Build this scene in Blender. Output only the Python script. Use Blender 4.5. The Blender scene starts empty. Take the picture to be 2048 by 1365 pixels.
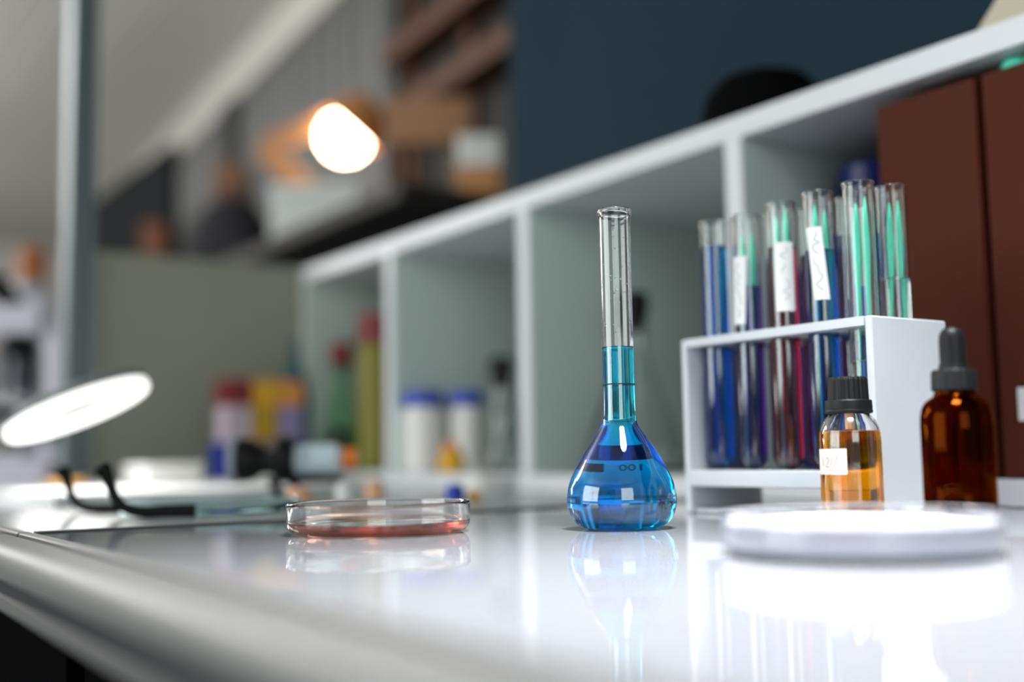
import bpy, bmesh, math, random
from mathutils import Vector, Matrix
random.seed(7)
scene = bpy.context.scene
COL = scene.collection
PI = math.pi

# ------------------------------------------------------------------ materials
def lin(r, g, b):
    f = lambda c: (c / 255 / 12.92) if c / 255 <= 0.04045 else ((c / 255 + 0.055) / 1.055) ** 2.4
    return (f(r), f(g), f(b), 1.0)

MATS = {}
def mat(name, rgb, rough=0.5, metal=0.0, spec=0.5, bump=None, noise=None, emit=None, trans=0.0, ior=1.45, alpha=None, brush=None):
    if name in MATS: return MATS[name]
    m = bpy.data.materials.new(name); m.use_nodes = True
    nt = m.node_tree; p = nt.nodes['Principled BSDF']
    c = lin(*rgb)
    p.inputs['Base Color'].default_value = c
    p.inputs['Roughness'].default_value = rough
    p.inputs['Metallic'].default_value = metal
    p.inputs['Specular IOR Level'].default_value = spec
    p.inputs['IOR'].default_value = ior
    p.inputs['Transmission Weight'].default_value = trans
    tc = nt.nodes.new('ShaderNodeTexCoord')
    if noise:   # (scale, amount): gentle wear-like colour variation
        n = nt.nodes.new('ShaderNodeTexNoise'); n.inputs['Scale'].default_value = noise[0]; n.inputs['Detail'].default_value = 4
        nt.links.new(tc.outputs['Object'], n.inputs['Vector'])
        mx = nt.nodes.new('ShaderNodeMixRGB'); mx.blend_type = 'MIX'
        k = noise[1]
        mx.inputs[1].default_value = (c[0] * (1 - k), c[1] * (1 - k), c[2] * (1 - k), 1)
        mx.inputs[2].default_value = (min(1, c[0] * (1 + k)), min(1, c[1] * (1 + k)), min(1, c[2] * (1 + k)), 1)
        nt.links.new(n.outputs['Fac'], mx.inputs[0]); nt.links.new(mx.outputs[0], p.inputs['Base Color'])
    if bump:    # (scale, strength)
        n2 = nt.nodes.new('ShaderNodeTexNoise'); n2.inputs['Scale'].default_value = bump[0]; n2.inputs['Detail'].default_value = 5
        nt.links.new(tc.outputs['Object'], n2.inputs['Vector'])
        b = nt.nodes.new('ShaderNodeBump'); b.inputs['Strength'].default_value = bump[1]; b.inputs['Distance'].default_value = 0.001
        nt.links.new(n2.outputs['Fac'], b.inputs['Height']); nt.links.new(b.outputs[0], p.inputs['Normal'])
    if brush:   # planks / stripes: (axis, scale, dark factor)
        w = nt.nodes.new('ShaderNodeTexWave'); w.bands_direction = brush[0]; w.inputs['Scale'].default_value = brush[1]
        w.inputs['Distortion'].default_value = 0.6
        nt.links.new(tc.outputs['Object'], w.inputs['Vector'])
        mx = nt.nodes.new('ShaderNodeMixRGB'); mx.inputs[1].default_value = (c[0] * brush[2], c[1] * brush[2], c[2] * brush[2], 1); mx.inputs[2].default_value = c
        nt.links.new(w.outputs['Fac'], mx.inputs[0]); nt.links.new(mx.outputs[0], p.inputs['Base Color'])
    if emit:    # (rgb, strength)
        p.inputs['Emission Color'].default_value = lin(*emit[0]); p.inputs['Emission Strength'].default_value = emit[1]
    MATS[name] = m
    return m

def glass(name, col=(1, 1, 1), ior=1.47, rough=0.0, sigma=None):
    """clear glass or, with sigma (absorption per metre for r, g, b), a dyed liquid"""
    if name in MATS: return MATS[name]
    m = bpy.data.materials.new(name); m.use_nodes = True
    nt = m.node_tree
    for n in list(nt.nodes):
        if n.type != 'OUTPUT_MATERIAL': nt.nodes.remove(n)
    out = [n for n in nt.nodes if n.type == 'OUTPUT_MATERIAL'][0]
    g = nt.nodes.new('ShaderNodeBsdfGlass'); g.inputs['Color'].default_value = (*col, 1)
    g.inputs['IOR'].default_value = ior; g.inputs['Roughness'].default_value = rough
    nt.links.new(g.outputs[0], out.inputs['Surface'])
    if sigma:
        d = max(sigma) * 1.02
        v = nt.nodes.new('ShaderNodeVolumeAbsorption'); v.inputs['Density'].default_value = d
        v.inputs['Color'].default_value = (*[1 - s / d for s in sigma], 1)
        nt.links.new(v.outputs[0], out.inputs['Volume'])
    MATS[name] = m
    return m

# ------------------------------------------------------------------ mesh helpers
def new_bm(): return bmesh.new()

def add_box(bm, x0, x1, y0, y1, z0, z1, bevel=0.0, seg=2):
    r = bmesh.ops.create_cube(bm, size=1.0)
    vs = r['verts']
    for v in vs:
        v.co = Vector((x0 + (v.co.x + .5) * (x1 - x0), y0 + (v.co.y + .5) * (y1 - y0), z0 + (v.co.z + .5) * (z1 - z0)))
    if bevel:
        es = list({e for v in vs for e in v.link_edges})
        bmesh.ops.bevel(bm, geom=es, offset=bevel, segments=seg, affect='EDGES', profile=0.5)
    return bm

def add_lathe(bm, prof, n=48, M=None, a0=0.0, a1=2 * PI):
    """revolve (r, z) points round z; points with r == 0 become poles"""
    full = abs(a1 - a0 - 2 * PI) < 1e-6
    cnt = n if full else n + 1
    rings = []
    for r, z in prof:
        if r < 1e-9: rings.append([bm.verts.new((0, 0, z))])
        else: rings.append([bm.verts.new((r * math.cos(a0 + (a1 - a0) * i / n), r * math.sin(a0 + (a1 - a0) * i / n), z)) for i in range(cnt)])
    new = [v for q in rings for v in q]
    for A, B in zip(rings, rings[1:]):
        for i in range(n):
            j = (i + 1) % cnt
            if len(A) == 1 and len(B) == 1: continue
            if len(A) == 1: bm.faces.new((A[0], B[j], B[i]))
            elif len(B) == 1: bm.faces.new((A[i], A[j], B[0]))
            else: bm.faces.new((A[i], A[j], B[j], B[i]))
    if M is not None:
        bmesh.ops.transform(bm, matrix=M, verts=new)
    return bm

def add_tube(bm, pts, rad, n=12, flat=None):
    """swept tube through pts with radius (or list); flat = (side scale, up scale)"""
    pts = [Vector(p) for p in pts]
    if not hasattr(rad, '__len__'): rad = [rad] * len(pts)
    prev = None; rings = []
    for i, p in enumerate(pts):
        t = (pts[min(i + 1, len(pts) - 1)] - pts[max(i - 1, 0)]).normalized()
        if prev is None:
            up = Vector((0, 0, 1)) if abs(t.z) < .9 else Vector((0, 1, 0))
            s = t.cross(up).normalized()
        else:
            s = (prev - t * prev.dot(t)).normalized()
        u = s.cross(t).normalized(); prev = s
        fs, fu = flat or (1, 1)
        rings.append([bm.verts.new(p + s * (math.cos(2 * PI * k / n) * rad[i] * fs) + u * (math.sin(2 * PI * k / n) * rad[i] * fu)) for k in range(n)])
    for A, B in zip(rings, rings[1:]):
        for k in range(n):
            bm.faces.new((A[k], A[(k + 1) % n], B[(k + 1) % n], B[k]))
    bm.faces.new(rings[0][::-1]); bm.faces.new(rings[-1])
    return bm

def smooth_path(pts, sub=6):
    """Catmull-Rom through tuples of any length"""
    P = [pts[0]] + list(pts) + [pts[-1]]; out = []
    for i in range(1, len(P) - 2):
        for k in range(sub):
            t = k / sub
            out.append(tuple(0.5 * (2 * b + (c - a) * t + (2 * a - 5 * b + 4 * c - d) * t * t + (3 * b - a - 3 * c + d) * t ** 3)
                             for a, b, c, d in zip(P[i - 1], P[i], P[i + 1], P[i + 2])))
    out.append(tuple(pts[-1]))
    return out

def obj(name, bm, material, parent=None, loc=None, rotz=0, smooth=35, label=None):
    bmesh.ops.recalc_face_normals(bm, faces=bm.faces)
    me = bpy.data.meshes.new(name); bm.to_mesh(me); bm.free()
    if smooth:
        me.shade_smooth() if hasattr(me, 'shade_smooth') else None
        me.set_sharp_from_angle(angle=math.radians(smooth))
    me.materials.append(material)
    o = bpy.data.objects.new(name, me); COL.objects.link(o)
    if parent: o.parent = parent
    if loc: o.location = loc
    o.rotation_euler.z = rotz
    if smooth == 35:
        wn = o.modifiers.new('weighted_normals', 'WEIGHTED_NORMAL'); wn.keep_sharp = True; wn.weight = 100
    if label: o['label'] = label
    return o

def tag(o, label, cat, group=None, kind=None):
    o['label'] = label; o['category'] = cat
    if group: o['group'] = group
    if kind: o['kind'] = kind
    return o

def thing(name, label, cat, loc=(0, 0, 0), rotz=0, group=None):
    o = bpy.data.objects.new(name, None); COL.objects.link(o)
    o.empty_display_size = 0.02
    o.location = loc; o.rotation_euler = (0, 0, rotz)
    return tag(o, label, cat, group)

def struct(name, bm, m, label=None, smooth=35, loc=None, rotz=0):
    o = obj(name, bm, m, loc=loc, rotz=rotz, smooth=smooth); o['kind'] = 'structure'
    if label: o['label'] = label
    return o

def box_obj(name, m, parent, x0, x1, y0, y1, z0, z1, bevel=0.001, label=None):
    return obj(name, add_box(new_bm(), x0, x1, y0, y1, z0, z1, bevel), m, parent, label=label)

def lathe_obj(name, prof, m, parent=None, n=48, M=None, loc=None, label=None, smooth=40):
    return obj(name, add_lathe(new_bm(), prof, n, M), m, parent, loc=loc, label=label, smooth=smooth)

def wrap_patch(r, a0, a1, z0, z1, t=0.0002, na=16, nz=10, rfun=None, shear=0.0):
    """thin curved patch on a body of revolution between two angles; rfun(z) gives the radius; shear shifts angle with z"""
    bm = new_bm(); lay = []
    for d in (0.0, t):
        g = []
        for j in range(nz + 1):
            z = z0 + (z1 - z0) * j / nz
            rr = (rfun(z) if rfun else r) + d
            sh = shear * (j / nz - .5)
            g.append([bm.verts.new((rr * math.cos(a0 + sh + (a1 - a0) * i / na), rr * math.sin(a0 + sh + (a1 - a0) * i / na), z)) for i in range(na + 1)])
        lay.append(g)
    A, B = lay
    for j in range(nz):
        for i in range(na):
            bm.faces.new((A[j][i], A[j + 1][i], A[j + 1][i + 1], A[j][i + 1]))
            bm.faces.new((B[j][i], B[j][i + 1], B[j + 1][i + 1], B[j + 1][i]))
    for i in range(na):
        bm.faces.new((A[0][i], A[0][i + 1], B[0][i + 1], B[0][i])); bm.faces.new((A[nz][i + 1], A[nz][i], B[nz][i], B[nz][i + 1]))
    for j in range(nz):
        bm.faces.new((A[j + 1][0], A[j][0], B[j][0], B[j + 1][0])); bm.faces.new((A[j][na], A[j + 1][na], B[j + 1][na], B[j][na]))
    return bm

def wrap_stroke(bm, strokes, r, ac, zc, su, sv, w=0.00025, rfun=None, vertical=False):
    """pen strokes: lists of (u, v) laid on a cylinder of radius r around angle ac and height zc (vertical: text runs downwards)"""
    for st in strokes:
        st = smooth_path(st, 4) if len(st) > 2 else st
        pts = []
        for u, v in st:
            if vertical: da, dz = v * sv, -u * su
            else: da, dz = u * su, v * sv
            z = zc + dz
            rr = (rfun(z) if rfun else r)
            a = ac + da / rr
            pts.append((rr * math.cos(a), rr * math.sin(a), z))
        add_tube(bm, pts, w, n=6)
    return bm

# ------------------------------------------------------------------ shared materials
M_glass = glass('clear_glass', (1, 1, 1), 1.47)
M_thin = glass('tube_glass', (0.97, 0.985, 0.98), 1.45)
M_blue = glass('blue_solution', (1, 1, 1), 1.34, sigma=(310, 18, .3))
M_tblue = glass('tube_blue_solution', (1, 1, 1), 1.34, sigma=(330, 110, 22))
M_tdark = glass('tube_violet_solution', (1, 1, 1), 1.34, sigma=(120, 170, 70))
M_tred = glass('tube_red_solution', (1, 1, 1), 1.34, sigma=(40, 190, 150))
M_clearw = glass('clear_solution', (1, 1, 1), 1.33)
M_red = glass('red_culture_liquid', (1, 1, 1), 1.34, sigma=(4, 28, 36))
M_orange = glass('orange_oil', (1, 1, 1), 1.40, sigma=(2.0, 40, 420))
M_amber = glass('amber_glass', (0.44, 0.12, 0.015), 1.48)
M_ambliq = glass('amber_liquid', (1, 1, 1), 1.36, sigma=(12, 40, 120))
M_paleclear = glass('pale_blue_plastic', (0.86, 0.96, 0.97), 1.2)
M_green = glass('green_glass', (0.90, 0.98, 0.91), 1.2)
M_white = mat('white_laminate', (224, 226, 230), 0.32, noise=(6, .02))
M_rack = mat('white_rack_plastic', (206, 210, 215), 0.38, noise=(40, .05), bump=(120, .05))
M_table = mat('glossy_white_worktop', (146, 148, 153), 0.03, bump=(600, .004), ior=1.52)
M_table2 = mat('grey_worktop', (176, 182, 186), 0.22, noise=(60, .05))
M_alu = mat('brushed_aluminium', (122, 122, 121), 0.55, 0.6, noise=(30, .06))
M_aludark = mat('shadow_gap_rubber', (40, 42, 48), 0.5)
M_black = mat('black_plastic', (13, 14, 16), 0.5, spec=.3)
M_matte = mat('matte_black', (12, 12, 13), 0.95, spec=0.02)
M_rubber = mat('black_rubber', (9, 10, 12), 0.5, spec=.25)
M_paper = mat('white_paper', (232, 232, 232), 0.8, bump=(200, .1))
M_ink = mat('grey_ink', (96, 98, 108), 0.8)
M_blackink = mat('dark_print', (14, 18, 32), 0.6)
M_enamel = mat('white_enamel', (20, 22, 40), 0.5)
M_brown = mat('brown_leatherette', (80, 35, 23), 0.7, spec=.15, bump=(350, .25), noise=(25, .06))
M_teal = mat('teal_plastic_and_glint', (104, 240, 206), 0.35)
M_navy = mat('navy_plastic', (14, 28, 96), 0.4)
M_bluecap = mat('blue_cap_plastic', (28, 60, 172), 0.45)
M_whitepl = mat('white_plastic', (228, 226, 222), 0.45)
M_yellow = mat('yellow_plastic', (222, 168, 40), 0.5)
M_orangepl = mat('orange_plastic', (236, 124, 30), 0.45)
M_redpl = mat('red_plastic', (128, 38, 40), 0.5)
M_peach = mat('peach_cork_and_glint', (226, 176, 140), 0.6)
M_greyp = mat('screen_panel_grey_green', (150, 154, 142), 0.6, noise=(8, .03))
def frosted(name, rgb, k):
    m = bpy.data.materials.new(name); m.use_nodes = True; nt = m.node_tree; p = nt.nodes['Principled BSDF']
    p.inputs['Base Color'].default_value = lin(*rgb); p.inputs['Roughness'].default_value = .45
    tr = nt.nodes.new('ShaderNodeBsdfTranslucent'); tr.inputs['Color'].default_value = lin(230, 226, 210)
    mx = nt.nodes.new('ShaderNodeMixShader'); mx.inputs[0].default_value = k
    out = [n for n in nt.nodes if n.type == 'OUTPUT_MATERIAL'][0]
    nt.links.new(p.outputs[0], mx.inputs[1]); nt.links.new(tr.outputs[0], mx.inputs[2]); nt.links.new(mx.outputs[0], out.inputs['Surface'])
    return m
M_frost = frosted('frosted_screen_panel', (136, 146, 138), .36)
M_wood = mat('warm_wood', (196, 146, 102), 0.55, brush=('Z', 14, .75))
M_darkwood = mat('dark_wood', (96, 62, 42), 0.6, brush=('Z', 10, .7))
M_card = mat('cardboard', (186, 128, 82), 0.8, noise=(12, .06))

# ------------------------------------------------------------------ the setting
Z_FLOOR, Z_CEIL = -0.75, 1.75
M_floor = mat('dark_floor', (26, 26, 29), 0.6, noise=(3, .1))
struct('floor', add_box(new_bm(), -9.6, 2.2, -3.2, 2.6, Z_FLOOR - .05, Z_FLOOR), M_floor, smooth=0)
bm = new_bm()
y = -3.2
while y < 2.5:                                            # planked ceiling
    add_box(bm, -9.6, 2.2, y, y + .235, Z_CEIL, Z_CEIL + .05, .006, 1); y += .24
add_box(bm, -9.6, 2.2, -3.2, 2.6, Z_CEIL + .02, Z_CEIL + .08)
struct('ceiling', bm, mat('painted_ceiling_boards', (208, 208, 202), 0.7), smooth=0)
WALL_A = math.atan2(-0.07775, 1)                          # the long wall runs a few degrees off the bench
def wpt(x): return 1.7512 + (x + 4.0932) * (-.07775)
def wbox(bm, x0, x1, off0, off1, z0, z1, bev=0.0):
    """box along the long wall: off = distance in front of it"""
    L = 1 / math.cos(WALL_A)
    s = new_bm()
    add_box(s, 0, (x1 - x0) * L, -off1, -off0, z0, z1, bev)
    bmesh.ops.transform(s, matrix=Matrix.Translation((x0, wpt(x0), 0)) @ Matrix.Rotation(WALL_A, 4, 'Z'), verts=s.verts)
    me = bpy.data.meshes.new('tmp'); s.to_mesh(me); s.free(); bm.from_mesh(me); bpy.data.meshes.remove(me)
    return bm
struct('wall_far', wbox(new_bm(), -9.6, -1.2, -.08, 0, Z_FLOOR, Z_CEIL), mat('far_wall_paint', (196, 194, 188), 0.8), smooth=0)
struct('wall_left', add_box(new_bm(), -9.7, -9.6, -3.2, 2.6, Z_FLOOR, Z_CEIL), mat('left_wall_paint', (204, 200, 198), 0.8, noise=(2, .05)), smooth=0)
struct('wall_back', add_box(new_bm(), -1.493, 2.2, 1.003, 1.06, Z_FLOOR, Z_CEIL), mat('dark_slate_board', (30, 49, 61), 0.8, spec=0.12, noise=(5, .12)), smooth=0)
struct('trim_1', wbox(new_bm(), -9.5, -1.5, 0, .14, 1.56, 1.748, .01), mat('pale_cornice', (196, 194, 186), 0.7))
struct('trim_2', wbox(new_bm(), -6.38, -5.75, 0, .10, Z_FLOOR, 1.56, .01), mat('pale_pilaster', (190, 188, 184), 0.7))
win2 = new_bm()
for xx in (-3.1, -2.2, -1.3, -.4): add_box(win2, xx, xx + .05, -3.14, -3.08, 0, 1.6)
add_box(win2, -3.1, -.35, -3.14, -3.08, -.05, 0); add_box(win2, -3.1, -.35, -3.14, -3.08, 1.6, 1.65)
struct('window_1', win2, M_whitepl, smooth=0)
bm = add_box(new_bm(), -9.6, -3.1, -3.2, -3.12, Z_FLOOR, Z_CEIL); add_box(bm, -.35, 2.2, -3.2, -3.12, Z_FLOOR, Z_CEIL)
add_box(bm, -3.1, -.35, -3.2, -3.12, Z_FLOOR, -.05); add_box(bm, -3.1, -.35, -3.2, -3.12, 1.65, Z_CEIL)
struct('wall_front', bm, mat('front_wall_paint', (190, 190, 188), 0.8), smooth=0)

# ------------------------------------------------------------------ benches
def bench(x0, x1, top, label):
    t = thing('lab_bench', label, 'bench', ((x0 + x1) / 2, .5, Z_FLOOR))
    ox, oy, oz = -(x0 + x1) / 2, -.5, -Z_FLOOR
    def b(name, m, *a, bevel=.001, lab=None):
        return box_obj(name, m, t, a[0] + ox, a[1] + ox, a[2] + oy, a[3] + oy, a[4] + oz, a[5] + oz, bevel, lab)
    b('worktop', top, x0, x1, .136, 1.0, -.024, 0)
    # extruded aluminium front edge: flat lip, groove, rounded nose, ribbed face
    prof = [(.1358, -.001), (.1355, .0006), (.1285, .0008), (.1275, .0002), (.1272, -.0035), (.1222, -.0035), (.1218, .0), (.1208, .0008),
            (.108, .0004), (.1035, -.0012), (.1005, -.0045), (.0995, -.009), (.0995, -.0135), (.1015, -.0140), (.1015, -.0205), (.0995, -.0210),
            (.0995, -.0270), (.102, -.0295), (.1358, -.0295)]
    bm = new_bm(); L = [[bm.verts.new((xx + ox, yy + oy, zz + oz)) for yy, zz in prof] for xx in (x0, x1)]
    for k in range(len(prof)):
        k2 = (k + 1) % len(prof); bm.faces.new((L[0][k], L[0][k2], L[1][k2], L[1][k]))
    bm.faces.new(L[0]); bm.faces.new(L[1][::-1])
    obj('edge_profile', bm, M_alu, t, smooth=30, label='brushed metal front edge with a groove')
    b('groove_insert', M_aludark, x0, x1, .1223, .1271, -.0034, -.0016, bevel=0); b('groove_insert', M_aludark, x0, x1, .1004, .1014, -.0204, -.0141, bevel=0)
    b('apron', M_matte, x0 + .02, x1 - .02, .16, .18, -.34, -.0245)
    for xx in (x0 + .05, x1 - .09):
        for yy in (.50, .93): b('leg', M_matte, xx, xx + .04, yy, yy + .04, Z_FLOOR, -.0245)
    return t
bench(-.6915, .75, M_table, 'glossy white lab bench carrying the blue flask, petri dishes and tube rack')
bench(-3.0, -.6955, M_table2, 'grey lab bench beyond the seam, carrying spectacles and lit ring lamp')
tag(obj('joint_strip', add_box(new_bm(), -.6952, -.6918, .137, .69, -.02, .0009, .0004), M_aludark), 'narrow dark seam strip between the white bench and the grey bench', 'strip')
st = obj('seam_bead', add_box(new_bm(), -.7000, -.6960, .137, .69, 0.0001, .0012, .0003), M_alu); st.name = 'metal_strip'
tag(st, 'thin bright metal strip along the near edge of the grey bench', 'strip')

# ------------------------------------------------------------------ white shelving unit
CX0, CX1, CY0, CY1, CZ = -1.605, .30, .69, .999, .3255
cab = thing('shelving_unit', 'long low white open shelving unit standing along the back of the bench', 'shelf', (-.65, .84, 0))
def cb(name, *a, m=M_white, label=None): return box_obj(name, m, cab, a[0] + .65, a[1] + .65, a[2] - .84, a[3] - .84, a[4], a[5], .0008, label)
cb('top_board', CX0, CX1, CY0, CY1, CZ - .0195, CZ)
cb('bottom_board', CX0, CX1, CY0, CY1, .0005, .0185)
M_inner = mat('shelf_inner_green_cast', (206, 218, 212), 0.30)  # green tint carries the dim greenish light inside the shelves
for xc in (-.686, -1.0065, -1.320, -.357, -.03):
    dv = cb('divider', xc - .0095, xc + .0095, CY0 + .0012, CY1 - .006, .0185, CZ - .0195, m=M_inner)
    eb = box_obj('edge_band', M_white, dv, xc + .65 - .0095, xc + .65 + .0095, CY0 - .84, CY0 - .84 + .0012, .0185, CZ - .0195, 0, 'white front edge band')
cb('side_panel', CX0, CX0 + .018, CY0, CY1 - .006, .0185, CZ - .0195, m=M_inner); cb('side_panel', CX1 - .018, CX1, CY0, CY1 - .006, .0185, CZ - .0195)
cb('back_panel', CX0, CX1, CY1 - .006, CY1, .0185, CZ - .0195, m=mat('shelf_back_shaded', (118, 120, 117), 0.5))  # back colour darkened to carry the dimness deep in the shelves
SH = .0186   # top of the bottom board

# ------------------------------------------------------------------ volumetric flask
FX, FY = -.4775, .3884
CAMA = math.atan2(-FY, -FX)          # direction from the flask towards the viewer's side of the bench
flask = thing('volumetric_flask', 'clear long-necked round flask of bright blue liquid at the middle of the white bench', 'flask', (FX, FY, 0)); flask.scale = (.985,) * 3
FO = [(0, .0012), (.0125, .0008), (.0165, .0001), (.0195, .0005), (.0240, .0025), (.0278, .0070), (.0294, .0120), (.0297, .0160), (.0290, .0220), (.0274, .0270),
      (.0254, .0312), (.0231, .0355), (.0207, .0398), (.0179, .0442), (.0150, .0485), (.0122, .0527), (.0103, .0556), (.0094, .0580), (.0090, .0610),
      (.0088, .0700), (.0087, .1000), (.0087, .1400), (.0087, .1690), (.0089, .1708), (.0094, .1722), (.0097, .1736), (.0096, .1748), (.0091, .1754)]
def r_out(z):
    P = FO
    for (ra, za), (rb, zb) in zip(P, P[1:]):
        if za <= z <= zb and zb > za: return ra + (rb - ra) * (z - za) / (zb - za)
    return P[-1][0]
th = .0011
FI = [(0, .0024), (.0130, .0021), (.0190, .0020), (.0228, .0040), (.0266, .0080)]
FI += [(r - th, z) for r, z in FO if .0115 < z < .169] + [(.0077, .1715), (.0081, .1735), (.0086, .1752)]
prof = smooth_path(FO, 3)
inner = smooth_path(FI, 3)
obj('glass_body', add_lathe(new_bm(), prof + inner[::-1], 96), M_glass, flask, smooth=60)
lev = .0980
liq = [(0, .0022)] + [(r + .0002, z - (.0002 if z < .004 else 0)) for r, z in inner[1:] if z < lev - .001] + [(.00785, lev + .0006), (.0066, lev), (.004, lev - .0004), (0, lev - .0005)]
obj('blue_liquid', add_lathe(new_bm(), liq, 96), M_blue, flask, smooth=60, label='bright blue liquid')
bm = new_bm()
for zz in (.0781,):
    add_lathe(bm, [(.0087, zz - .00028), (.00885, zz - .00025), (.00885, zz + .00025), (.0087, zz + .00028), (.0087, zz - .00028)], 64)
obj('graduation_ring', bm, M_blackink, flask, label='thin dark ring line around the neck')
BACK = CAMA + PI + .03
bm = new_bm()
def enamel(a0, a1, z0, z1, round_=True):
    """enamel patch on the back of the bulb; round_ gives pill ends"""
    na, nz = 40, 10
    g = []
    for j in range(nz + 1):
        z = z0 + (z1 - z0) * j / nz; row = []
        h = abs(2 * j / nz - 1)
        cut = (1 - math.sqrt(max(0, 1 - h * h))) * (z1 - z0) * .5 / .022 if round_ else 0
        for i in range(na + 1):
            a = (a0 + cut) + (a1 - a0 - 2 * cut) * i / na
            r = r_out(z) + .00012
            row.append(bm.verts.new((r * math.cos(BACK + a), r * math.sin(BACK + a), z)))
        g.append(row)
    for j in range(nz):
        for i in range(na): bm.faces.new((g[j][i], g[j][i + 1], g[j + 1][i + 1], g[j + 1][i]))
PILL = (.0300, .0385); SQ = (.0232, .0280)
enamel(-.72, .72, *PILL)
obj('marking_patch', bm, M_enamel, flask, label='dark pill-shaped enamel writing patch on the back of the bulb')
bm = new_bm(); enamel(.14, .42, *SQ, round_=False)
obj('square_mark', bm, M_enamel, flask, label='small dark square print')
def wrapped_text(txt, name, size, ang, z, parent, mtl, rfun, flip=1):
    cu = bpy.data.curves.new(name, 'FONT'); cu.body = txt; cu.size = size; cu.align_x = 'CENTER'; cu.extrude = 0.00008; cu.resolution_u = 4
    tmp = bpy.data.objects.new(name, cu); COL.objects.link(tmp)
    dg = bpy.context.evaluated_depsgraph_get(); me = bpy.data.meshes.new_from_object(tmp.evaluated_get(dg))
    bpy.data.objects.remove(tmp)
    for v in me.vertices:
        zz = z + v.co.y; r = rfun(zz) + .00015 + v.co.z; a = ang + flip * v.co.x / r
        v.co = (r * math.cos(a), r * math.sin(a), zz)
    me.materials.append(mtl)
    o = bpy.data.objects.new(name, me); COL.objects.link(o); o.parent = parent
    return o
wrapped_text('100', 'volume_print', .0050, BACK - .14, .0240, flask, M_enamel, r_out)['label'] = 'printed number 100'
wrapped_text('5', 'grade_print', .0042, BACK + .58, .0240, flask, M_enamel, r_out)['label'] = 'small faint printed figure'
bm = new_bm()
for k in range(46):
    a = CAMA + random.uniform(-1.2, 1.2) + (PI if random.random() < .35 else 0)
    z = random.uniform(.104, .166); s = random.choice((.0002, .0003, .0003, .0004, .0006))
    r = .0076
    bmesh.ops.create_icosphere(bm, subdivisions=2, radius=s, matrix=Matrix.Translation((r * math.cos(a), r * math.sin(a), z)) @ Matrix.Diagonal((1, 1, 1.3, 1)))
d = obj('water_droplets', bm, M_clearw, flask, label='tiny water droplets inside the neck'); d['kind'] = 'stuff'

# ------------------------------------------------------------------ petri dishes
def dish(name, label, loc, R, H, wall, lev, mliq, liqname, liqlabel):
    t = thing(name, label, 'petri dish', loc)
    c = .0062
    P = [(0, .0008), (R - c - .004, .0008), (R - c - .002, .0001), (R - c, .0002)]
    for k in range(1, 7):
        a = -PI / 2 + PI / 2 * k / 6
        P.append((R - c + c * math.cos(a), .0002 + c + c * math.sin(a)))
    P += [(R, H - .002), (R + .0003, H - .0008), (R - .0002, H), (R - wall + .0004, H - .0001), (R - wall, H - .001)]
    ci = c - wall * .6
    I = []
    for k in range(0, 7):
        a = -PI / 2 * k / 6
        I.append((R - wall - ci + ci * math.cos(a), .0022 + ci + ci * math.sin(a)))
    P += I + [(0, .0022)]
    obj('glass_dish', add_lathe(new_bm(), P, 128), M_glass, t, smooth=50)
    if mliq:
        rr = lambda z: R - wall - ci + ci * math.sqrt(max(0, 1 - ((.0022 + ci - z) / ci) ** 2)) if z < .0022 + ci else R - wall
        zs = [.0020 + (lev - .0020) * k / 8 for k in range(9)]
        L = [(0, .0020)] + [(max(.001, rr(max(z, .0022)) + .0002), z) for z in zs]
        L += [(L[-1][0], lev + .0005), (R - wall - .0012, lev), (0, lev)]
        obj(liqname, add_lathe(new_bm(), L, 128), mliq, t, smooth=50, label=liqlabel)
    return t
dish('petri_dish', 'clear glass petri dish with shallow red liquid, left of the blue flask', (-.5501, .2809, 0), .0487, .0165, .0019, .0062, M_red, 'red_liquid', 'pale red liquid')
M_dishwhite = mat('white_reflection_fill', (206, 208, 220), 0.12)  # opaque white fill stands in for the bright reflection in the dish
dish('petri_dish', 'blurred foreground glass petri dish with a white fill for its bright reflection', (-.2987, .3614, 0), .0530, .0168, .0019, .0125, M_dishwhite, 'reflection_fill', 'white fill modelling the bright reflection')

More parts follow.
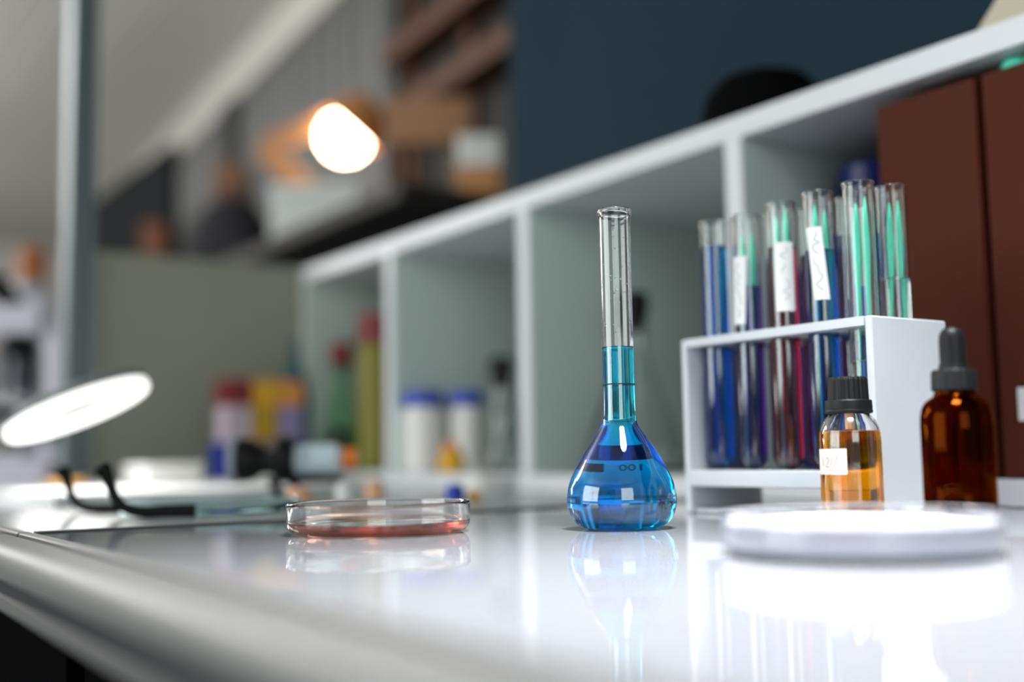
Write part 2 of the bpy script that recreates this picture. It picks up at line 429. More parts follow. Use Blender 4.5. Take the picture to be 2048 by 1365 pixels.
# ------------------------------------------------------------------ test tube rack and tubes
RX0, RX1, RY0, RY1, RZ = -.5645, -.4090, .5130, .5800, .1140
rack = thing('test_tube_rack', 'white box-shaped test tube rack with an open front, between flask and binders', 'rack', ((RX0 + RX1) / 2, (RY0 + RY1) / 2, 0))
rcx, rcy = (RX0 + RX1) / 2, (RY0 + RY1) / 2
TX = [-.5490, -.5188, -.4886, -.4586, -.4284]; ROWF, ROWR = .5310, .5605
def hole_plate(xs, ys, x0, x1, y0, y1, z0, z1, r, n=40):
    bm = new_bm()
    xe = [x0] + [(a + b) / 2 for a, b in zip(xs, xs[1:])] + [x1]
    ye = [y0] + [(a + b) / 2 for a, b in zip(ys, ys[1:])] + [y1]
    for i, cx in enumerate(xs):
        for j, cy in enumerate(ys):
            X0, X1, Y0, Y1 = xe[i], xe[i + 1], ye[j], ye[j + 1]
            sq = []; ci = []
            for k in range(n):
                a = 2 * PI * k / n + PI / 4
                dx, dy = math.cos(a), math.sin(a)
                s = 1 / max(abs(dx), abs(dy)); ux, uy = dx * s, dy * s
                sq.append((cx + (ux * (X1 - cx) if ux > 0 else ux * (cx - X0)), cy + (uy * (Y1 - cy) if uy > 0 else uy * (cy - Y0))))
                ci.append((cx + r * dx, cy + r * dy))
            v = [[bm.verts.new((p[0] - rcx, p[1] - rcy, z)) for p in q] for z in (z0, z1) for q in (sq, ci)]
            for k in range(n):
                m = (k + 1) % n
                bm.faces.new((v[0][k], v[1][k], v[1][m], v[0][m])); bm.faces.new((v[2][k], v[2][m], v[3][m], v[3][k]))
                bm.faces.new((v[1][k], v[3][k], v[3][m], v[1][m]))
    add = [(x0, x1, y0, y0), (x0, x1, y1, y1)]
    bmesh.ops.remove_doubles(bm, verts=bm.verts, dist=1e-6)
    # outer rim: bridge the open boundary edges
    for (xa, ya, xb, yb) in ((x0, y0, x1, y0), (x1, y0, x1, y1), (x1, y1, x0, y1), (x0, y1, x0, y0)):
        q = [bm.verts.new((xa - rcx, ya - rcy, z0)), bm.verts.new((xb - rcx, yb - rcy, z0)), bm.verts.new((xb - rcx, yb - rcy, z1)), bm.verts.new((xa - rcx, ya - rcy, z1))]
        bm.faces.new(q)
    return bm
obj('top_plate', hole_plate(TX, [ROWF, ROWR], RX0 + .0052, RX1 - .0052, RY0, RY1, RZ - .0052, RZ, .0098), M_rack, rack, smooth=30)
for x0, x1 in ((RX0, RX0 + .005), (RX1 - .005, RX1)):
    obj('side_panel', add_box(new_bm(), x0 - rcx, x1 - rcx, RY0 - rcy, RY1 - rcy, 0.0002, RZ, .0014, 3), M_rack, rack)
obj('lower_shelf', add_box(new_bm(), RX0 + .005 - rcx, RX1 - .005 - rcx, RY0 - rcy, RY1 - rcy, .0175, .0280, .0012, 2), M_rack, rack)
obj('base_plate', add_box(new_bm(), RX0 + .005 - rcx, RX1 - .005 - rcx, RY0 + .004 - rcy, RY1 - rcy, .0003, .0032, .0006, 2), M_rack, rack)

TR, TW, TB = .00875, .0010, .0282
def tube(x, y, ztop, label, liq=None, level=None, tilt=(0, 0), paper=None, liqname='liquid', liqlabel=None):
    t = thing('test_tube', label, 'test tube', (x, y, TB), 0, 'test tubes in the white rack')
    t.rotation_euler = (tilt[0], tilt[1], 0)
    H = ztop - TB
    P = [(0, 0)] + [(TR * math.sin(PI / 2 * k / 8), TR - TR * math.cos(PI / 2 * k / 8)) for k in range(1, 9)]
    P += [(TR, H * .5), (TR, H - .004), (TR + .0004, H - .0018), (TR + .0007, H - .0006), (TR + .0002, H), (TR - TW + .0002, H - .0002), (TR - TW, H - .002), (TR - TW, H * .5)]
    ri = TR - TW
    P += [(ri * math.cos(PI / 2 * k / 8), TR - ri * math.sin(PI / 2 * k / 8)) for k in range(0, 8)] + [(0, TW)]
    obj('glass_tube', add_lathe(new_bm(), P, 40), M_thin, t, smooth=60)
    if liq:
        lv = level - TB; rl = ri + .0002
        L = [(0, TR - rl)] + [(rl * math.sin(PI / 2 * k / 8), TR - rl * math.cos(PI / 2 * k / 8)) for k in range(1, 9)]
        L += [(rl, lv * .5), (rl, lv + .0007), (rl - .0014, lv), (0, lv - .0002)]
        obj(liqname, add_lathe(new_bm(), L, 40), liq, t, smooth=60, label=liqlabel)
    if paper:
        a0, a1, z0, z1, sh, strokes = paper
        p = obj('paper_label', wrap_patch(TR + .0002, a0, a1, z0 - TB, z1 - TB, .0002, 14, 12, shear=sh), M_paper, t, label='white paper label with faint handwriting')
        bm = new_bm()
        wrap_stroke(bm, strokes, TR + .00045, (a0 + a1) / 2, (z0 + z1) / 2 - TB, (z1 - z0) * .42, .0032, .00016, vertical=True)
        obj('handwriting', bm, M_ink, p)
    return t
def scribble(n, seed, amp=.8):
    r = random.Random(seed); out = []; u = -1.0; st = []
    while u < 1.0:
        st.append((u, r.uniform(-amp, amp)))
        u += r.uniform(.06, .16)
        if r.random() < .22 and len(st) > 2: out.append(st); st = []; u += .06
    if len(st) > 2: out.append(st)
    return out
CT = math.atan2(-.53, .49)           # from the tubes towards the viewer
tube(TX[0], ROWF, .1930, 'leftmost front-row test tube with dark blue liquid and no paper label', M_tblue, .1752, liqname='blue_liquid')
tube(TX[1], ROWF, .1918, 'second front-row test tube, violet-red liquid, narrow label turned to its left', M_tdark, .1440, paper=(CT - 1.25, CT - .12, .1205, .1640, .25, scribble(9, 3)), liqname='violet_liquid')
tube(TX[2], ROWF, .1942, 'middle front-row test tube, dark red liquid behind a straight broad paper label', M_tred, .1650, paper=(CT - .55, CT + .80, .1250, .1680, .0, scribble(9, 5)), liqname='red_liquid')
tube(TX[3], ROWF, .1948, 'front-row test tube of deep blue liquid with a slanting handwritten paper label', M_tblue, .1585, paper=(CT - .72, CT + .32, .1285, .1725, -.42, scribble(9, 11)), liqname='deep_blue_liquid')
tube(TX[4], ROWF, .1948, 'tallest-looking clear test tube at the right end of the front row', M_clearw, .0900, tilt=(0, 0), liqname='clear_liquid',
     paper=(CT + PI - .6, CT + PI + .5, .135, .182, 0.1, scribble(6, 17)))
tube(TX[0], ROWR, .1965, 'blue back-row test tube at the left end, hidden behind the front row', M_tblue, .1690, liqname='blue_liquid')
tube(TX[1], ROWR, .1960, 'dark violet back-row test tube behind the second and middle front tubes', M_tdark, .1620, liqname='violet_liquid')
tube(TX[2], ROWR, .1935, 'red back-row test tube seen between broad-labelled and slant-labelled tubes', M_tred, .1625, liqname='red_liquid')
tube(TX[3], ROWR, .1950, 'dark blue back-row test tube showing left of the tallest clear tube', M_tblue, .1705, liqname='blue_liquid')
tube(TX[4], ROWR, .1958, 'half-filled clear test tube at the right end of the back row, before brown binder', M_clearw, .1395, liqname='clear_liquid')

def glint_rod(x, y, ztop, label, lean=(0, 0)):  # teal reflections on the tube glass, modelled as solid pointed rods
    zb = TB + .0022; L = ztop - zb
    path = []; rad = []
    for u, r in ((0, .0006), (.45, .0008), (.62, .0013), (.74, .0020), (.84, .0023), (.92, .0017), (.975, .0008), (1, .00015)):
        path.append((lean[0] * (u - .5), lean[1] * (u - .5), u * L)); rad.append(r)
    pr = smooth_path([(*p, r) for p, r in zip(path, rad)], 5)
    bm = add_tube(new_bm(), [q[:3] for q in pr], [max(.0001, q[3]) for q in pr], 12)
    o = obj('teal_glint', bm, M_teal, loc=(x, y, zb))
    return tag(o, label, 'glint', 'modelled teal glints in the test tubes')
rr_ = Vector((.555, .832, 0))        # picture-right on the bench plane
def glint(i, row, dx, ztop, label, lean=.0): glint_rod(TX[i] + rr_.x * dx, row + rr_.y * dx, ztop, label, (rr_.x * lean, rr_.y * lean))
glint(0, ROWF, .0035, .1790, 'teal pointed stick in the leftmost front-row tube of blue liquid', .001)
glint(1, ROWF, -.0030, .1800, 'teal stick at the left inside the tube with the narrow turned label', .001)
glint(1, ROWF, .0030, .1815, 'teal pointed stick at the right inside the tube with the narrow turned label', .001)
glint(2, ROWF, -.0028, .1865, 'teal stick at the left inside the tube with the broad straight label')
glint(2, ROWF, .0030, .1920, 'teal pointed stick at the right inside the tube with the broad straight label')
glint(3, ROWF, -.0020, .1880, 'teal stick at the left inside the tube with the slanting label')
glint(3, ROWF, .0038, .1850, 'teal pointed stick at the right inside the tube with the slanting label')
glint(4, ROWF, -.0028, .1830, 'teal stick at the left inside the tallest clear front tube', .002)
glint(4, ROWF, .0032, .1870, 'teal pointed stick at the right inside the tallest clear front tube', .001)
glint(4, ROWR, -.0026, .1865, 'teal stick at the left inside the clear tube by the binder', .003)
glint(4, ROWR, .0036, .1880, 'teal stick at the right inside the clear tube by the binder', .001)

# ------------------------------------------------------------------ orange vial and amber dropper bottle
VX, VY = -.3946, .4737
VA = math.atan2(-VY, -VX)
t = thing('dropper_bottle', 'small clear bottle of orange oil with black ribbed screw cap before the rack', 'bottle', (VX, VY, 0))
BO = [(0, .0012), (.011, .0010), (.0132, .0001), (.0145, .0004), (.0154, .0020), (.0157, .0045), (.0157, .0440), (.0155, .0480), (.0148, .0515), (.0134, .0545), (.0118, .0565), (.0106, .0576), (.0103, .0600), (.0103, .0655), (.0085, .0655), (.0085, .0600), (.0088, .0578)]
BI = [(.0100, .0560), (.0118, .0545), (.0134, .0515), (.0142, .0480), (.0144, .0440), (.0144, .0060), (.0138, .0040), (.0120, .0032), (0, .0036)]
obj('glass_body', add_lathe(new_bm(), BO + BI, 64), M_glass, t, smooth=45)
obj('orange_oil', add_lathe(new_bm(), [(0, .0034), (.0121, .0030), (.0140, .0039), (.0146, .0060), (.0146, .0440), (.01435, .0485), (.0142, .0496), (.0128, .0491), (0, .0490)], 64), M_orange, t, smooth=45, label='orange oil')
cap = thing_cap = obj('screw_cap', new_bm(), M_black, t)
bm = new_bm(); N = 48; rings = []
for z, r0 in ((.0656, .0101), (.0760, .0096), (.0774, .0090)):
    rings.append([bm.verts.new(((r0 + (.00028 if (k // 2) % 2 else -.00012)) * math.cos(2 * PI * k / (2 * N)), (r0 + (.00028 if (k // 2) % 2 else -.00012)) * math.sin(2 * PI * k / (2 * N)), z)) for k in range(2 * N)])
for A, B in zip(rings, rings[1:]):
    for k in range(2 * N): bm.faces.new((A[k], A[(k + 1) % (2 * N)], B[(k + 1) % (2 * N)], B[k]))
top = bm.verts.new((0, 0, .0780))
for k in range(2 * N): bm.faces.new((rings[-1][k], rings[-1][(k + 1) % (2 * N)], top))
bm.faces.new(rings[0][::-1])
bmesh.ops.recalc_face_normals(bm, faces=bm.faces); bm.to_mesh(cap.data); bm.free()
obj('tamper_ring', add_lathe(new_bm(), [(.0105, .0584), (.0118, .0586), (.0121, .0592), (.0121, .0600), (.0118, .0606), (.0120, .0612), (.0118, .0650), (.0114, .0655), (.0104, .0656), (.0104, .0584)], 64), M_black, t, label='black tamper ring below the cap')
obj('dropper_insert', add_lathe(new_bm(), [(0, .0505), (.0022, .0505), (.0023, .0640), (.0084, .0640), (.0084, .0650), (0, .0650)], 32), mat('peach_insert', (240, 190, 150), .4), t, label='pale plastic dropper insert')
pl = obj('paper_label', wrap_patch(.0159, VA - 1.30, VA - .12, .0275, .0405, .0002), mat('pinkish_paper', (236, 214, 202), .8), t, label='small pinkish paper label with pencil marks')
bm = new_bm()
wrap_stroke(bm, [[(-.75, .5), (-.7, -.5)], [(-.35, .4), (-.15, .5), (-.1, .1), (-.4, -.5), (0, -.5)], [(.25, .6), (.15, 0), (.05, -.4)], [(.7, .7), (.5, .1), (.4, -.5)]], .01612, VA - .70, .0338, .0068, .0045, .00014)
obj('pencil_marks', bm, M_ink, pl)

AX, AY = -.3280, .4688
t = thing('dropper_bottle', 'brown amber glass bottle with black rubber dropper bulb, in front of the binders', 'bottle', (AX, AY, 0))
AO = [(0, .0015), (.0115, .0012), (.0140, .0001), (.0152, .0006), (.0160, .0024), (.0162, .0050), (.0162, .0500), (.0160, .0545), (.0152, .0585), (.0138, .0612), (.0116, .0630), (.0098, .0640), (.0092, .0655), (.0092, .0700), (.0078, .0700), (.0078, .0650)]
AI = [(.0090, .0624), (.0112, .0612), (.0136, .0580), (.0146, .0540), (.0148, .0500), (.0148, .0070), (.0140, .0042), (.012, .0034), (0, .0040)]
obj('glass_body', add_lathe(new_bm(), AO + AI, 64), M_amber, t, smooth=45, label='brown amber glass body')
obj('liquid', add_lathe(new_bm(), [(0, .0038), (.0121, .0032), (.0142, .0040), (.0150, .0070), (.0150, .0155), (.0140, .0150), (0, .0150)], 64), M_ambliq, t)
N = 40; bm = new_bm(); rings = []
for z, r0 in ((.0668, .0099), (.0672, .0102), (.0755, .0100), (.0766, .0092)):
    rings.append([bm.verts.new(((r0 + (.0002 if (k // 2) % 2 else -.0001)) * math.cos(PI * k / N), (r0 + (.0002 if (k // 2) % 2 else -.0001)) * math.sin(PI * k / N), z)) for k in range(2 * N)])
for A, B in zip(rings, rings[1:]):
    for k in range(2 * N): bm.faces.new((A[k], A[(k + 1) % (2 * N)], B[(k + 1) % (2 * N)], B[k]))
bm.faces.new(rings[0][::-1]); bm.faces.new(rings[-1])
obj('collar_cap', bm, M_black, t, label='black ribbed collar')
obj('rubber_bulb', add_lathe(new_bm(), [(0, .0767), (.0068, .0767), (.0066, .0785), (.0060, .0800), (.0060, .0905), (.0056, .0934), (.0044, .0954), (.0024, .0965), (0, .0968)], 40), M_rubber, t, label='black rubber bulb')
obj('pipette', add_lathe(new_bm(), [(0, .0200), (.0012, .0200), (.0030, .0300), (.0030, .0665), (0, .0665)], 24), M_thin, t)

# ------------------------------------------------------------------ binders in the shelving unit
def binder(x0, x1, label, sticker):
    t = thing('box_file', label, 'binder', ((x0 + x1) / 2, .80, SH), 0, 'brown box files on the shelf')
    hw = (x1 - x0) / 2
    obj('case', add_box(new_bm(), -hw, hw, -.105, .13, .0001, .277, .002, 2), M_brown, t)
    if sticker: obj('spine_label', add_box(new_bm(), hw - .0700, hw - .022, -.1054, -.1049, .038, .060), M_paper, t, smooth=0, label='white spine label')
    return t
binder(-.5405, -.4575, 'brown box file with a plain spine, right behind the test tube rack', False)
binder(-.4525, -.3690, 'brown box file with white spine label at the right end of the shelf', True)
o = lathe_obj('cap', [(0, 0), (.011, 0), (.011, .004), (.009, .0085), (0, .009)], M_teal, loc=(-.437, .715, SH + .2772))
tag(o, 'small teal cap lying on top of the labelled brown box file', 'cap')
t = thing('canister', 'navy blue plastic canister on the shelf behind the test tubes', 'canister', (-.628, .80, SH))
obj('body', add_box(new_bm(), -.046, .046, -.06, .06, 0, .180, .012, 3), M_navy, t)
obj('shoulder', add_lathe(new_bm(), [(.055, .180), (.044, .205), (.026, .215), (.026, .236), (0, .236)], 32, Matrix.Diagonal((.8, 1, 1, 1))), M_navy, t)
obj('cap', add_lathe(new_bm(), [(0, .236), (.029, .236), (.029, .262), (.026, .265), (0, .265)], 32), M_navy, t)

# ------------------------------------------------------------------ glassware inside the shelves
def erlen(name, label, loc, R, H, rn, hn, mg, stopper=None, liq=None, cat='flask'):
    t = thing(name, label, cat, loc)
    O = [(0, .001), (R - .006, 0), (R - .001, .003), (R, .009), (R * .97, .016), (rn * 1.12, H - hn - .006), (rn, H - hn), (rn, H - .004), (rn + .002, H - .001), (rn + .001, H)]
    I = [(rn - .0014, H - .001), (rn - .0014, H - hn), (R * .97 - .0016, .017), (R - .004, .006), (R - .010, .0025), (0, .003)]
    obj('glass_body', add_lathe(new_bm(), O + I, 48), mg, t, smooth=50)
    if liq:
        f = .35; rl = R * .97 + (rn * 1.12 - R * .97) * f - .0016
        obj('liquid', add_lathe(new_bm(), [(0, .0028), (R - .010, .0024), (R - .0038, .006), (R * .97 - .0014, .017), (rl, .016 + (H - hn - .022) * f), (0, .016 + (H - hn - .022) * f)], 40), liq, t)
    if stopper:
        obj('stopper', add_lathe(new_bm(), [(0, H - .012), (rn - .0018, H - .012), (rn - .0005, H + .0005), (rn + .003, H + .002), (rn + .0038, H + .022), (rn + .002, H + .026), (0, H + .027)], 32), stopper, t)
    return t
erlen('erlenmeyer_flask', 'clear conical flask with black stopper on the shelf behind the blue flask', (-.9345, .780, SH), .056, .165, .0150, .035, M_thin, M_black)
erlen('erlenmeyer_flask', 'clear conical flask with black stopper right of the blue-capped white bottles', (-1.207, .790, SH), .026, .118, .0115, .028, M_thin, M_black)
erlen('erlenmeyer_flask', 'small clear conical flask on the shelf, below and right of the black stopper', (-1.14, .75, SH), .028, .075, .0095, .018, M_thin)
def capbottle(label, loc, R, H, cap=M_bluecap, body=M_whitepl):
    t = thing('reagent_bottle', label, 'bottle', loc)
    obj('body', add_lathe(new_bm(), [(0, 0), (R - .003, 0), (R, .003), (R, H * .74), (R * .86, H * .80), (R * .8, H * .82), (0, H * .82)], 40), body, t)
    obj('cap', add_lathe(new_bm(), [(0, H * .82), (R * .98, H * .82), (R * .98, H - .002), (R * .95, H), (0, H)], 40), cap, t)
    return t
capbottle('larger white bottle with a blue cap on the shelf, left of its neighbour', (-1.283, .720, SH), .0265, .103)
capbottle('smaller white bottle with a blue cap on the shelf, second of the pair', (-1.255, .768, SH), .0220, .103)
t = thing('wash_bottle', 'yellow round pot standing beside the smaller white blue-capped bottle', 'pot', (-1.2006, .712, SH))
obj('body', add_lathe(new_bm(), [(0, 0), (.013, 0), (.016, .004), (.016, .020), (.010, .028), (0, .028)], 32), M_yellow, t)
obj('lid', add_lathe(new_bm(), [(0, .028), (.009, .028), (.009, .036), (0, .037)], 24), M_orangepl, t)
t.name = 'pot'

erlen('erlenmeyer_flask', 'green conical flask with red stopper in the leftmost shelf compartment', (-1.553, .732, SH), .0325, .165, .0130, .035, M_green, M_redpl, glass('green_liquid', (.8, 1, .85), 1.3, sigma=(13, 4, 10)))
capbottle('olive bottle with red cap half hidden behind the leftmost white divider', (-1.470, .748, SH), .027, .225, M_redpl, mat('olive_plastic', (128, 122, 34), .5))
capbottle('dark brown bottle standing between the green flask and the olive bottle', (-1.506, .708, SH), .0130, .062, M_black, mat('dark_brown_plastic', (48, 32, 22), .4))

# ------------------------------------------------------------------ things on the grey bench
t = thing('carton', 'blue tray crate holding reagent cartons near the grey screen', 'crate', (-1.545, .600, 0))
t.name = 'crate'
M_bluebox = mat('blue_crate_plastic', (24, 46, 140), .5)
for a in ((-.030, .030, -.062, -.058), (-.030, .030, .058, .062)): obj('wall_panel', add_box(new_bm(), a[0], a[1], a[2], a[3], .003, .062, .001), M_bluebox, t)
for a in ((-.030, -.027), (.027, .030)): obj('wall_panel', add_box(new_bm(), a[0], a[1], -.058, .058, .003, .062, .001), M_bluebox, t)
obj('floor_panel', add_box(new_bm(), -.030, .030, -.062, .062, .0002, .003), M_bluebox, t)
for k, (dy, nm, m1, m2, lab) in enumerate(((-.038, 'carton', M_redpl, mat('lilac_card', (196, 178, 190), .7), 'red-topped lilac carton at the left of the blue crate'),
                                           (-.000, 'carton', M_yellow, mat('mustard_card', (190, 150, 40), .7), 'yellow carton in the middle of the blue crate'),
                                           (.038, 'carton', mat('apricot_card', (226, 152, 74), .7), mat('violet_card', (150, 140, 180), .7), 'apricot-topped violet carton at the right of the blue crate'))):
    c = thing('carton', lab, 'carton', (-1.545, .600 + dy, .0031), 0, 'reagent cartons in the blue crate')
    obj('body', add_box(new_bm(), -.024, .024, -.018, .018, 0, .110, .001), m2, c)
    obj('lid', add_box(new_bm(), -.0245, .0245, -.0184, .0184, .110, .146, .001), m1, c)
t = thing('cone_bottle', 'slim teal cone-shaped bottle behind the blue crate', 'bottle', (-1.570, .664, 0))
obj('body', add_lathe(new_bm(), [(0, 0), (.021, 0), (.023, .004), (.023, .12), (.018, .150), (.006, .190), (.0035, .215), (0, .216)], 32), mat('teal_bottle', (34, 84, 98), .4), t)
t.name = 'bottle'
o = lathe_obj('beaker', [(0, 0), (.019, 0), (.022, .004), (.023, .046), (.020, .053), (0, .055)], M_whitepl, loc=(-1.455, .565, 0)); o.name = 'jar'
tag(o, 'small round white jar in front of the blue crate', 'jar')

# black loupe with a labelled vial
ax = Vector((.555, .832, 0)).normalized()
side = Vector((0, 0, 1)).cross(ax)
t = thing('loupe', 'black ribbed optical loupe lying on two short legs on the grey bench', 'loupe', (-1.0154, .3805, 0))
Mx = Matrix((( side.x, 0, ax.x, 0), (side.y, 0, ax.y, 0), (side.z, 1, ax.z, .0385), (0, 0, 0, 1)))
obj('barrel', add_lathe(new_bm(), [(0, -.010), (.0185, -.010), (.0205, -.006), (.0205, .004), (.0180, .010), (.0135, .016), (.0128, .023), (.0150, .026), (.0150, .028), (.0205, .031), (.0215, .034), (.0215, .043), (.0195, .046), (0, .0465)], 48, Mx), M_black, t)
obj('front_lens', add_lathe(new_bm(), [(0, -.0155), (.0100, -.0140), (.0190, -.0101), (.0200, -.0100), (.0150, -.0101), (0, -.0101)], 48, Mx), M_thin, t, label='clear front lens')
obj('lens_ring', add_lathe(new_bm(), [(.0190, -.0125), (.0212, -.0125), (.0216, -.009), (.0216, -.0055), (.0206, -.0055), (.0190, -.0100), (.0190, -.0125)], 48, Mx), mat('grey_ring', (150, 154, 166), .3), t, label='pale grey lens ring')
for s, f in ((.026, .9), (.044, 1.1)):
    p = ax * s
    obj('leg', add_tube(new_bm(), [(p.x, p.y, .022), (p.x + ax.x * .004, p.y + ax.y * .004, .010), (p.x + ax.x * .008, p.y + ax.y * .008, .0004)], [.0055, .0042, .0030], 12), M_black, t)
obj('cradle', add_tube(new_bm(), [tuple(ax * .040 + Vector((0, 0, .0195))), tuple(ax * .066 + Vector((0, 0, .0205))), tuple(ax * .090 + Vector((0, 0, .0210)))], .0034, 10), M_black, t)
v = thing('sample_vial', 'white-labelled vial with orange cap lying across the black loupe', 'vial', (-1.0154 + ax.x * .0475, .3805 + ax.y * .0475, 0.0385))
Mv = Matrix(((side.x, 0, ax.x, 0), (side.y, 0, ax.y, 0), (side.z, 1, ax.z, 0), (0, 0, 0, 1)))
obj('body', add_lathe(new_bm(), [(0, 0), (.0128, 0), (.0136, .001), (.0136, .0385), (.0100, .0420), (.0072, .0430), (.0072, .0445), (0, .0445)], 40, Mv), M_whitepl, v)
lab_ = obj('label', add_lathe(new_bm(), [(.0137, .001), (.0139, .001), (.0139, .0380), (.0137, .0380), (.0137, .001)], 40, Mv), mat('bluish_label_paper', (206, 222, 232), .6), v, label='pale blue printed label')
bm = new_bm()
def lab_box(u0, u1, a0, a1):
    """printed bar on the vial label: u along the axis, a around it (0 = facing the viewer)"""
    vs = []
    for u in (u0, u1):
        for k in range(5):
            a = a0 + (a1 - a0) * k / 4
            d = (-side) * math.cos(a) + Vector((0, 0, 1)) * math.sin(a) if side.dot(Vector((.83, -.55, 0))) < 0 else side * math.cos(a) + Vector((0, 0, 1)) * math.sin(a)
            q = ax * u + d * .01405; vs.append(bm.verts.new(q))
    for k in range(4): bm.faces.new((vs[k], vs[k + 1], vs[k + 6], vs[k + 5]))
lab_box(.0060, .0150, .45, .58); lab_box(.0078, .0086, -.45, .25); lab_box(.0108, .0116, -.45, .25); lab_box(.0070, .0124, .22, .30)
obj('printed_marks', bm, M_ink, lab_, smooth=0)
obj('cap', add_lathe(new_bm(), [(.0045, .0446), (.0098, .0446), (.0102, .0455), (.0102, .0545), (.0094, .0560), (.0045, .0560), (.0045, .0446)], 32, Mv), M_orangepl, v, label='orange ring cap')
obj('nozzle', add_lathe(new_bm(), [(0, .0446), (.0044, .0446), (.0040, .0570), (0, .0572)], 24, Mv), M_whitepl, v)

# spectacles resting upside down: black temple tips, pale clear arms
sp = thing('safety_glasses', 'safety glasses with black hooked temple tips and pale clear arms, left of the petri dish', 'glasses', (-.80, .27, 0))
def local(P): return [(x + .80, y - .27, z) for x, y, z in P]
T1 = [(-0.8218, 0.2037, 0.0374, 0.00418), (-0.8212, 0.2049, 0.035, 0.00592), (-0.8201, 0.2074, 0.0304, 0.00453), (-0.8191, 0.2104, 0.0221, 0.00348), (-0.8178, 0.2139, 0.0133, 0.00366), (-0.815, 0.2191, 0.0077, 0.00383), (-0.8085, 0.2293, 0.0044, 0.00418), (-0.7999, 0.2424, 0.00473, 0.00453), (-0.7878, 0.2603, 0.0049, 0.0047)]
T2 = [(-0.9198, 0.1983, 0.036, 0.00382), (-0.9194, 0.1994, 0.0337, 0.00535), (-0.9182, 0.2022, 0.0284, 0.00421), (-0.9175, 0.2047, 0.0196, 0.00325), (-0.9164, 0.208, 0.0111, 0.00325), (-0.9132, 0.2136, 0.0057, 0.00344), (-0.907, 0.2232, 0.00383, 0.00363), (-0.8975, 0.2375, 0.00402, 0.00382)]
def sweep(rows, flat): 
    q = smooth_path(rows, 6)
    return add_tube(new_bm(), local([(a, b, c) for a, b, c, r in q]), [r for *_, r in q], 14, flat)
for T, nm in ((T1, 1), (T2, 2)):
    obj('temple_tip', sweep(T, (.55, 1)), M_rubber, sp, label='black rubber temple tip')
    a = Vector(T[0][:3]); b = Vector(T[-1][:3]); hdir = (b - a); hdir.z = 0; hdir.normalize()
C1, C2 = [(-0.7876, 0.2606, 0.0049), (-0.7706, 0.2857, 0.0057), (-0.7521, 0.3131, 0.0072)], [(-0.8973, 0.2378, 0.0049), (-0.8676, 0.2819, 0.0051), (-0.8355, 0.3295, 0.0068)]
for Cq in (C1, C2):
    obj('temple_arm', add_tube(new_bm(), local([c[:3] for c in smooth_path(Cq, 3)]), [.0047] * (3 * (len(Cq) - 1) + 1), 12, (.35, 1)), M_paleclear, sp, label='pale clear arm')
e1, e2 = Vector(C1[-1]), Vector(C2[-1])
d = (e2 - e1); n = Vector((d.y, -d.x, 0)).normalized(); n = n if n.dot(Vector((.555, .832, 0))) > 0 else -n
front = [tuple(e1 + d * u + n * (.016 * math.sin(PI * u))) for u in [k / 12 for k in range(13)]]
obj('lens_front', add_tube(new_bm(), local(front), .0047, 10, (.3, 1)), M_paleclear, sp)

# ring lamp
def at_px(): pass
rc = Vector((-1.2011, .2741, .092))
u = Vector((-1.158 + 1.2453, .3329 - .2136, .1235 - .0605)).normalized()        # long axis seen in the picture
vv = (Vector((0, 0, .041)) - rc).normalized(); vv = (vv - u * vv.dot(u)).normalized()
nrm = u.cross(vv).normalized()
if nrm.z < 0: nrm = -nrm
tilt = math.radians(11)
v2 = (vv * math.cos(tilt) + nrm * math.sin(tilt)); n2 = u.cross(v2).normalized()
if n2.z < 0: n2 = -n2; 
Mr = Matrix(((u.x, v2.x, n2.x, rc.x), (u.y, v2.y, n2.y, rc.y), (u.z, v2.z, n2.z, rc.z), (0, 0, 0, 1)))
t = thing('magnifier_lamp', 'glowing white ring lamp tilted over the grey bench at the far left', 'lamp', (-1.33, .24, 0))
Tm = Matrix.Translation((1.33, -.24, 0)) @ Mr
R1, R0 = .0705, .057
obj('light_ring', add_lathe(new_bm(), [(R0, -.0035), (R1, -.0035), (R1 + .001, -.002), (R1 + .001, .003), (R0 - .001, .003), (R0 - .001, -.002), (R0, -.0035)], 96, Tm), mat('ring_diffuser', (255, 255, 255), .4, emit=((255, 253, 246), 2.0)), t, label='glowing white light ring')
obj('housing', add_lathe(new_bm(), [(R0 - .003, .0032), (R1 + .003, .0032), (R1 + .002, .010), (R1 - .012, .015), (R0 - .001, .011), (R0 - .003, .0032)], 96, Tm), mat('lamp_housing_grey', (120, 128, 130), .4), t)
obj('magnifier_lens', add_lathe(new_bm(), [(0, .001), (R0 - .0036, .003), (R0 - .0036, .005), (0, .008)], 64, Tm), M_thin, t)
hinge = Tm @ Vector((-.072, -.03, .012))
obj('arm', add_tube(new_bm(), smooth_path([tuple(hinge), tuple(hinge + Vector((-.03, .0, .03))), (-.05, -.06, .10), (-.04, -.078, .04), (-.04, -.078, .016)], 6), .0052, 12), mat('lamp_arm_grey', (150, 152, 156), .35), t)
obj('base', add_lathe(new_bm(), [(0, 0), (.024, 0), (.026, .003), (.026, .013), (.023, .016), (0, .017)], 40, Matrix.Translation((-.04, -.078, 0))), mat('lamp_base_grey', (110, 112, 116), .4), t)

